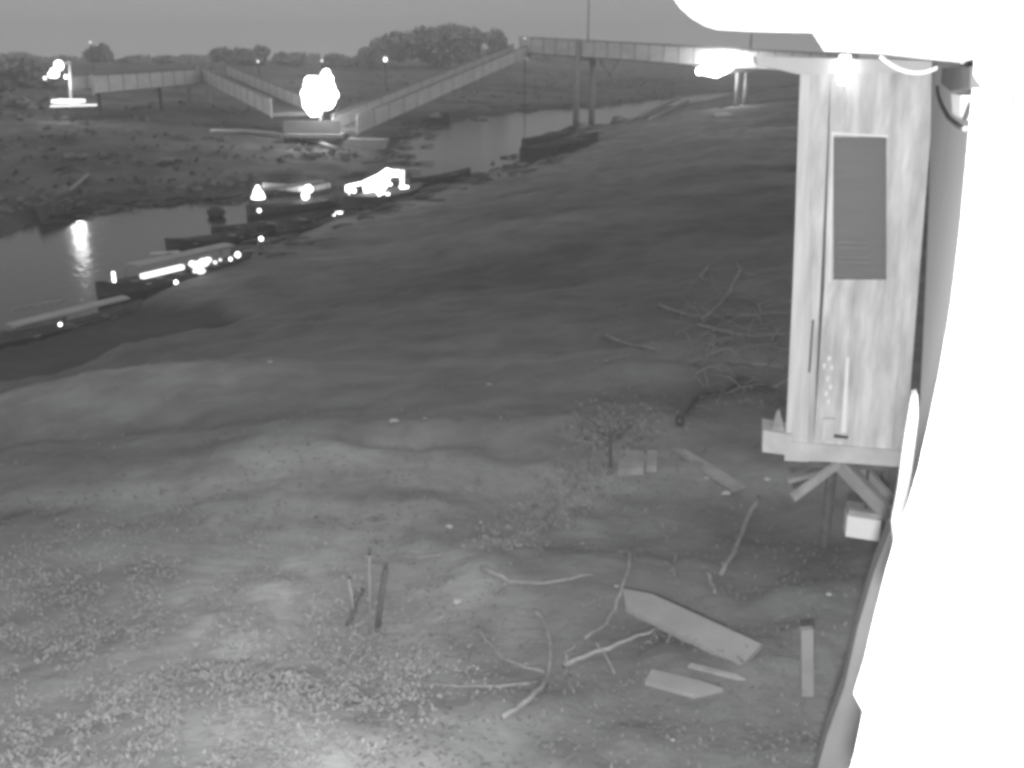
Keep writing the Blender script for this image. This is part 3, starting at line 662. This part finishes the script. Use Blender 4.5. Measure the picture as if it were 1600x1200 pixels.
m.prism([atY(x, y, 2.0) for x, y in nw_], (0, -.14, 0)); m.build('lamp_facing_panel', M_white, hs)  # panel added facing the lamp so this side burns out white
m = MB(); m.prism([atY(x, y, 3.6) for x, y in ((1425, 618), (1433, 616), (1436, 680), (1434, 750), (1424, 810), (1396, 850), (1393, 814), (1402, 770), (1413, 690))], (.02, .06, 0)); m.build('corner_trim', M_white, hs)
m = MB(); sk = [(1400, 850), (1372, 940), (1332, 1090), (1300, 1200), (1292, 1260), (1345, 1260), (1352, 1200), (1356, 1090), (1385, 960), (1404, 880)]
P_ = [onW(x, y, .08) if False else None for x, y in sk]
sl = [(1392, 826), (1404, 822), (1400, 850), (1395, 890), (1377, 960), (1361, 1028), (1350, 1084), (1364, 1100), (1350, 1210), (1345, 1330), (1246, 1330), (1278, 1200), (1292, 1150), (1319, 1075), (1340, 981), (1366, 893)]
MB().prism([atY(x, y, 4.6) for x, y in sl], (.03, .12, 0)).build('sill_board', mat('sill_wood', .15, var=.15, scale=2), hs)
# eave / fascia, blown out white
EV = 2.3; NE = np.array([0, 1., 0])
ev = [(1030, -60), (1048, -8), (1062, 12), (1080, 28), (1100, 40), (1122, 47), (1180, 50), (1270, 52), (1288, 80), (1380, 85), (1440, 92), (1500, 98), (1528, 118), (1800, 118), (1800, -400), (1000, -400)]
m = MB(); m.prism([atY(x, y, EV) for x, y in ev], (0, -.6, 0)); m.build('eave', M_wall, hs)
# cable, bracket and junction box near the corner
cb = thing('cable', onA(1430, 112, .3), 'thin white cable sagging under the eave right of the tube light', 'cable')
pts = [atY(1375 + 110 * t, 88 + 24 * 4 * t * (1 - t) + 4 * t, 5.0) for t in np.linspace(0, 1, 12)]
MB().tube(pts, .008, n=6).build('wire', M_glow_dim if False else M_white, cb)
jb = thing('junction_box', onW(1492, 186, .06), 'small white junction box with a black cable loop on the house corner', 'box')
MB().prism([onW(x, y, .05) for x, y in ((1486, 146), (1502, 149), (1502, 188), (1488, 178))], nW * .045).build('box_body', M_white, jb)
MB().tube([onW(x, y, .05) for x, y in ((1464, 136), (1466, 150), (1472, 166), (1482, 184), (1498, 197), (1508, 201))], .006, n=6).build('wire', M_dark, jb)
br_ = MB(); br_.prism([onW(x, y, .06) for x, y in ((1472, 106), (1516, 104), (1516, 138), (1484, 142), (1470, 130))], nW * .055)
tag(br_.build('wall_bracket', mat('grey_bracket', .10)), 'grey bracket block under the eave at the house corner', 'bracket')

# ------------------------------------------------------------------ debris on the bank
def stick(name, label, px, r0, r1, lift=.05, arch=0.0, m_=None, group=None, cat='branch', extra=()):
    def path(px, lift, arch):
        P = [hit(x, y) for x, y in px]; n = len(P)
        P = [p + [0, 0, lift + arch * math.sin(math.pi * i / max(n - 1, 1))] for i, p in enumerate(P)]
        if n == 2: P = [lerp(P[0], P[1], t) + [0, 0, .0] for t in (0, .25, .5, .75, 1)]
        out_ = [P[0]]
        for a, b in zip(P[:-1], P[1:]):
            for t in (.33, .66, 1): out_.append(lerp(a, b, t) + np.array([R.uniform(-1, 1), R.uniform(-1, 1), R.uniform(-.5, 1)]) * r0 * .6)
        return out_
    m = MB(); m.tube(path(px, lift, arch), r0, r1, n=8)
    for e in extra: m.tube(path(e, lift, arch * .5), r0 * .7, r1 * .6, n=7)
    return tag(m.build(name, m_ or M_branch, smooth=True), label, cat, group)
g1 = 'fallen branches in the foreground'
stick('branch', 'forked bent branch with a pale tip pointing up left, above the curved branch', [(752, 893), (775, 905), (795, 915), (840, 918), (880, 914), (925, 903)], .028, .012, group=g1, extra=[[(795, 915), (775, 930), (765, 940)]])
stick('branch', 'curved pale branch arching like a bow beside the square board', [(834, 960), (850, 975), (858, 1000), (861, 1030), (858, 1058), (845, 1085), (815, 1110), (785, 1130)], .014, .026, group=g1)
stick('branch', 'thin curved twig running down to the foot of the bow shaped branch', [(746, 985), (760, 1010), (790, 1038), (820, 1050), (850, 1058)], .014, .012, group=g1, extra=[[(760, 1010), (745, 1035)], [(770, 1008), (790, 975)]])
stick('branch', 'long thin straight twig lying level left of the bow shaped branch', [(650, 1074), (715, 1080), (780, 1080), (845, 1073)], .008, .014, group=g1)
stick('branch', 'straight pale stick rising right towards the square board', [(880, 1056), (930, 1036), (980, 1016), (1026, 998)], .024, .014, lift=.1, group=g1, extra=[[(882, 1054), (885, 1035), (900, 1022)], [(880, 1056), (890, 1080), (895, 1100)], [(930, 1018), (945, 1035), (958, 1070)]])
stick('branch', 'twig standing at the upper left corner of the big board', [(985, 868), (982, 895), (972, 925), (960, 960), (945, 985), (915, 1008)], .022, .012, group=g1, lift=.06)
stick('branch', 'long faint stick leaning below the annex', [(1185, 785), (1170, 815), (1150, 860), (1125, 905)], .030, .022, lift=.06, group=g1)
stick('branch', 'short stick standing right of the dark hollow above the board', [(1055, 870), (1053, 905)], .014, .01, group=g1)
stick('branch', 'short leaning stick above the middle of the board', [(1105, 902), (1118, 935)], .02, .014, group=g1)
g2 = 'dry twigs below the annex window'
stick('branch', 'straight pale twig beside the annex, steepest of the group', [(1157, 428), (1140, 462), (1125, 482), (1100, 505)], .035, .02, lift=.1, group=g2, extra=[[(1157, 428), (1150, 415)]])
stick('branch', 'short hooked twig up left of the steep pale twig', [(1107, 420), (1094, 436), (1102, 442)], .035, .02, group=g2)
stick('branch', 'faint bent twig reaching from the steep twig to the annex at the top', [(1160, 430), (1185, 434), (1210, 436), (1235, 444)], .02, .012, group=g2)
stick('branch', 'long thin twig touching the annex below the hooked twig', [(1130, 495), (1170, 497), (1235, 492)], .02, .012, group=g2, extra=[[(1185, 480), (1188, 492)]])
stick('branch', 'crooked twig running down right from the foot of the steep twig', [(1090, 512), (1115, 518), (1150, 526), (1180, 530)], .04, .015, group=g2)
stick('branch', 'faint twig lower by the annex, nearly level', [(1130, 568), (1180, 574), (1225, 577)], .02, .012, group=g2)
stick('branch', 'faint branch lying left of the twig heap', [(1030, 480), (1060, 492), (1090, 498)], .04, .02, group=g2)
stick('branch', 'pale driftwood stick farther left by the small hummock', [(945, 528), (975, 540), (1030, 552)], .035, .02, group=g2, extra=[[(945, 568), (985, 562)]])
stick('branch', 'thin slanting twig between the driftwood and the annex', [(1080, 570), (1130, 550), (1215, 541)], .02, .012, group=g2)
stick('old_hose', 'dark arched hose lying on the bank left of the annex base', [(1062, 668), (1072, 640), (1095, 622), (1130, 618), (1150, 598), (1180, 606), (1210, 618)], .06, .04, lift=.08, m_=M_dark, cat='hose')
# heap of tangled twigs (uncountable)
m = MB(); rr = random.Random(5)
for k in range(150):
    x_ = rr.gauss(1150, 60); y_ = rr.gauss(520, 55)
    if not (1010 < x_ < 1232 and 400 < y_ < 650): continue
    p = hit(x_, y_); d_ = Vector((rr.gauss(0, 1), rr.gauss(0, .8), rr.gauss(.1, .25))).normalized() * rr.uniform(.3, .9)
    m.tube([p + [0, 0, .05], p + np.array(d_) * .5 + [0, 0, .12], p + np.array(d_) + [0, 0, .08]], .012, .005, n=5)
tag(m.build('twig_heap', mat('twig', .24)), 'tangled heap of dry twigs on the slope left of the annex', 'twigs', kind='stuff')
# boards
def board(name, label, quadpx, th, lift, m_, cat='board', group=None):
    Q = [hit(x, y) for x, y in quadpx]; i3 = [0, len(Q) // 2, len(Q) - 1]; A_, B_, C_ = [Q[i] for i in i3]
    nn = np.cross(B_ - A_, C_ - A_); nn /= np.linalg.norm(nn); nn = nn * (1 if nn[2] > 0 else -1); nn = nn * .5 + np.array([0, 0, .5]); nn /= np.linalg.norm(nn)
    c_ = sum(Q) / len(Q) + np.array([0, 0, lift]); P = [CAM + ray(x, y) * (((c_ - CAM) @ nn) / (ray(x, y) @ nn)) for x, y in quadpx]; m = MB()
    m.prism(P, (0, 0, -th)); return tag(m.build(name, m_), label, cat, group)
M_board = mat('big_board', .25, var=.15, scale=3, stretch=(1, 1, 1))
board('wide_board', 'big wide rectangular board lying tilted on the bank near the bottom right', [(972, 919), (1019, 928), (1190, 1006), (1158, 1040), (978, 948)], .05, .20, M_board, group='boards in the foreground')
board('board', 'narrower splintered board below the big tilted board', [(1018, 1045), (1092, 1062), (1130, 1075), (1085, 1085), (1008, 1064)], .04, .13, M_board, group='boards in the foreground')
board('board', 'thin lath between the two boards at the bottom right', [(1080, 1035), (1150, 1052), (1165, 1060), (1150, 1059), (1075, 1040)], .02, .07, M_branch, group='boards in the foreground')
board('board', 'short grey board lying behind the shrub stem', [(968, 703), (1005, 703), (1006, 730), (966, 732)], .1, .25, mat('grey_crate', .32), group='boards in the foreground')
board('board', 'small upright looking board right of the shrub board', [(1012, 703), (1027, 703), (1026, 728), (1010, 728)], .08, .25, mat('grey_crate', .32), group='boards in the foreground')
board('board', 'long faded board pointing down right from the shrub to the annex', [(1050, 700), (1072, 702), (1165, 758), (1145, 764)], .04, .06, mat('grey_crate', .32), group='boards in the foreground')
# stakes
def stake(label, px, pyb, pyt, r, m_=M_branch, lean=0.0, sq=False):
    b = hit(px, pyb); t = atY(px + lean, pyt, b[1]); m = MB()
    if sq: m.beam(b - [0, 0, .2], t, r * 2, r * 1.2, up=(0, 1, 0))
    else: m.tube([b - [0, 0, .2], lerp(b, t, .5) + [r * .3, 0, 0], t], r, r * .8, n=8)
    return tag(m.build('stake', m_, smooth=not sq), label, 'stake', 'stakes driven into the bank')
stake('square pale stake standing near the lower right below the annex', 1264, 1085, 982, .05, M_board, lean=-4, sq=True)
stake('pale stake with dark side standing left of the foreground middle', 577, 990, 868, .02, M_board, lean=0)
stake('dark leaning stake forking right from the pale left stake', 585, 985, 890, .03, M_wood_dark, lean=18)
stake('short dark stake left of the pale left stake', 553, 960, 905, .018, M_wood, lean=-8)
stick('branch', 'thin dark branch lying down left from the left stakes', [(566, 930), (556, 950), (545, 985)], .035, .02, m_=M_wood_dark, group=g1)
stick('branch', 'faint level twig right of the left stakes', [(628, 874), (655, 878), (690, 874)], .016, .01, group=g1)
# shrub
sp = hit(955, 730); sh = thing('shrub', sp, 'small leafy shrub with a thin dark stem in the middle of the bank', 'shrub')
tp = atY(951, 672, sp[1]); m = MB(); m.tube([sp - [0, 0, .2], lerp(sp, tp, .5), tp], .028, .02, n=7)
for k in range(9):
    q = R.random() * 6.28; m.tube([lerp(sp, tp, .6 + .05 * k), tp + np.array([math.cos(q) * .45, math.sin(q) * .35, .05 + .25 * R.random()])], .012, .005, n=5)
m.build('stem', mat('stem_brown', .11), sh)
m = MB(); rr = random.Random(9)
for k in range(330):
    c = Vector(tp) + Vector((rr.gauss(.05, .32), rr.gauss(0, .3), rr.gauss(.08, .13))); a = Vector((rr.gauss(0, 1), rr.gauss(0, 1), rr.gauss(0, 1))).normalized() * .035; b = a.orthogonal().normalized() * .02
    m.add([c - a, c + b, c + a, c - b], [(0, 1, 2, 3)])
m.build('crown', mat('shrub_leaf', .18, var=.5, scale=6), sh)
# gravel strip and ground cover
def quads_on_ground(name, label, cat, fn, n, size, m_, seed, flat=False):
    rr = np.random.RandomState(seed); vs = []; fs = []
    pts = [fn(rr) for _ in range(n)]
    P = np.array([onz(x, y, 2.7) for x, y in pts]); z = H(P[:, 0], P[:, 1])
    P[:, 2] = z
    for p in P:
        s_ = size * (.5 + rr.rand()); 
        if flat:
            k = len(vs); c = p + [0, 0, s_ * .2]
            for q in range(5): an = q * 1.2566 + rr.rand() * .5; vs.append((c[0] + s_ * math.cos(an), c[1] + s_ * math.sin(an), p[2] - .01))
            vs.append((c[0], c[1], p[2] + s_ * .9)); fs += [(k + i, k + (i + 1) % 5, k + 5) for i in range(5)]
        else:
            k = len(vs); an = rr.rand() * 6.28; a = np.array([math.cos(an), math.sin(an), 0]) * s_ * .5; b = np.array([-a[1], a[0], 0]) * .6; t = rr.uniform(-.5, .9)
            c = p + [0, 0, .02 + .06 * rr.rand()]; u = np.array([a[0] * .3, a[1] * .3, s_ * .5 * t])
            vs += [tuple(c - a - u), tuple(c + b), tuple(c + a + u), tuple(c - b)]; fs.append((k, k + 1, k + 2, k + 3))
    m = MB(); m.add(vs, fs); return tag(m.build(name, m_), label, cat, kind='stuff')
quads_on_ground('gravel', 'loose strip of gravel and rubble crossing the middle of the bank', 'gravel', lambda r: (lambda t: (950 - 180 * t + r.normal(0, 26), 735 + 140 * t + r.normal(0, 14)))(r.rand()), 1500, .028, mat('gravel_stone', .22, var=.5, scale=9), 2, True)
def fgl(r):
    while True:
        x = r.uniform(-150, 950); y = r.uniform(790, 1330)
        e = ((x - 250) / 420) ** 2 + ((y - 1080) / 260) ** 2
        if e < .85 + .35 * r.normal() and fbm(x / 45, y / 30, 90, 3) > .30 + .25 * r.rand(): return x, y
quads_on_ground('ground_cover', 'pale low leafy ground cover over the lower left foreground', 'ground cover', fgl, 26000, .028, M_leaf_n, 3)
quads_on_ground('leaf_litter', 'scattered dead leaves and chips over the lower right bank', 'leaf litter', lambda r: (r.uniform(560, 1330), r.uniform(780, 1300)), 5200, .03, mat('dead_leaf', .19, var=.5, scale=5), 4)
quads_on_ground('weeds', 'sparse low weeds over the middle of the bank', 'weeds', lambda r: (r.uniform(-100, 1230), r.uniform(430, 850)), 5000, .045, mat('weed_leaf', .20, var=.5, scale=1), 6)
# litter
lit = [(702, 825, .045, 'white scrap of litter in the open middle foreground'), (1135, 773, .06, 'largest white scrap left of the annex brace'), (1199, 751, .045, 'round white scrap just below the annex corner'),
       (616, 660, .07, 'flat pale scrap in the middle of the bank'), (664, 655, .04, 'small pale chip right of the flat pale scrap'), (910, 850, .018, 'tiny bright speck left above the big board'), (1051, 1157, .018, 'tiny bright speck at the bottom right'),
       (821, 1038, .016, 'tiny bright speck inside the curved branches'), (764, 602, .05, 'pale chip on the bank, right of centre'), (422, 567, .06, 'pale chip near the water edge in the left middle'), (1104, 748, .03, 'thin upright white chip left of the largest scrap'),
       (963, 917, .02, 'tiny pale chip at the corner of the big board'), (1295, 930, .03, 'faint pale scrap in the shade under the house'), (715, 942, .05, 'crumpled pale scrap left of the forked branch'), (94, 513, .01, '')]
for i, (x_, y_, r_, lb) in enumerate(lit):
    if not lb: continue
    p = hit(x_, y_, r_ * .4); tag(MB().blob(p, r_ * .75, (1.3, .9, .5), seed=i + 30, rough=.3, seg=8, ring=5).build('litter', M_litter), lb, 'litter', 'bits of litter on the bank')
P_ = [hit(x, y, .15) for x, y in ((330, 207), (380, 207), (430, 211), (480, 220), (525, 234))]
tag(MB().tube(P_, .16, n=8).build('pipe', M_panel, smooth=True), 'thin pale pipe lying on the far mud bank left of the pontoon', 'pipe')
P_ = [hit(x, y, .1) for x, y in ((22, 178), (25, 190))]
for i, (x_, y_, lb) in enumerate(((256, 254, 'pale rubbish heap on the left mud bank'), (488, 246, 'small pale rubbish heap on the mud above the awning boat'), (128, 248, 'faint pale lump on the mud at the far left'))):
    p = hit(x_, y_, .1); f = MB()
    for k in range(4): f.blob(p + [R.uniform(-.7, .7), R.uniform(-.5, .5), R.uniform(0, .1)], .32, (1.4, 1, .6), seed=k + i * 7, rough=.4, seg=8, ring=5)
    tag(f.build('rubbish_heap', M_branch), lb, 'rubbish', 'rubbish heaps on the left bank')
# logs on the far right slope
for i, (x0, y0, x1, y1, w, lb) in enumerate(((1000, 182, 1062, 152, .5, 'upper of two pale beams lying by the water below the footbridge'), (1012, 188, 1075, 158, .35, 'lower of two pale beams lying by the water below the footbridge'))):
    a = onz(x0, y0, .7); b = onz(x1, y1, 1.2)
    tag(MB().beam(a, b, w, .4).build('timber_beam', M_wood), lb, 'beam', 'timber beams below the footbridge')
board('sand_strip', 'pale strip of boards lying on the slope below the beams', [(962, 212), (1010, 204), (1045, 199), (1048, 203), (1010, 211), (965, 216)], .15, .2, M_board, cat='board')
board('sand_strip', 'short pale strip on the slope below the bridge floodlight', [(1112, 178), (1135, 174), (1148, 180), (1120, 182)], .15, .25, M_awn, cat='board')

# rough scrub and drift on the far banks (uncountable)
rr = random.Random(77); mb = MB(); md = MB()
for k in range(700):
    x_ = rr.uniform(-60, 1250); y_ = rr.uniform(118, 335) if x_ < 560 else rr.uniform(110, 160)
    if x_ > 1080: continue
    p = hit(x_, y_)
    if p[2] < .12: continue
    for q in range(5):
        s_ = rr.uniform(.10, .30) * (1 + p[1] / 150); c = Vector(p) + Vector((rr.gauss(0, .5), rr.gauss(0, .4), s_ * .3)); a = Vector((rr.gauss(0, 1), rr.gauss(0, 1), rr.gauss(0, .5))).normalized() * s_; b = a.orthogonal().normalized() * s_ * .5
        mb.add([c - a, c + b, c + a, c - b], [(0, 1, 2, 3)])
tag(mb.build('scrub', mat('scrub_leaf', .22, var=.35, scale=.12)), 'low scrub and tussocks spread over the far river banks', 'scrub', kind='stuff')
for P_, lo, hi in ((near_px, 7, 18), (far_px, 4, 18)):
    for i in range(lo, min(hi, len(P_) - 1)):
        for k in range(16):
            t = rr.random(); q = onz(P_[i][0] * (1 - t) + P_[i + 1][0] * t, P_[i][1] * (1 - t) + P_[i + 1][1] * t)
            q = q + np.array([rr.gauss(0, .7), rr.gauss(0, .7), 0]) * (1 + q[1] / 90); z = max(gz(q[0], q[1]), 0)
            L = rr.uniform(.3, 1.1) * (1 + q[1] / 90); an = rr.gauss(.4, .5)
            md.tube([(q[0], q[1], z + .05), (q[0] + L * .5 * math.cos(an), q[1] + L * .5 * math.sin(an), z + .14), (q[0] + L * math.cos(an), q[1] + L * math.sin(an), z + .1)], .05 * (1 + q[1] / 90), .03, n=5)
tag(md.build('driftwood', mat('driftwood', .14, var=.7, scale=.4)), 'drifted sticks and rubbish strewn along the water edge', 'driftwood', kind='stuff')

# ------------------------------------------------------------------ haze over the river
me = bpy.data.meshes.new('haze'); m = MB(); m.beam((0, -8, 15), (0, 930, 15), 1860, 34); 
hz = m.build('haze', bpy.data.materials.new('haze')); hm = hz.data.materials[0]; hm.use_nodes = True; t = hm.node_tree; t.nodes.clear()
oo = t.nodes.new('ShaderNodeOutputMaterial'); pv = t.nodes.new('ShaderNodeVolumePrincipled')
pv.inputs['Color'].default_value = (.99, .99, .99, 1); pv.inputs['Density'].default_value = .0014; pv.inputs['Anisotropy'].default_value = .2
t.links.new(pv.outputs[0], oo.inputs['Volume']); tag(hz, kind='stuff')
for o in bpy.data.objects:
    if '_w' in o: del o['_w']
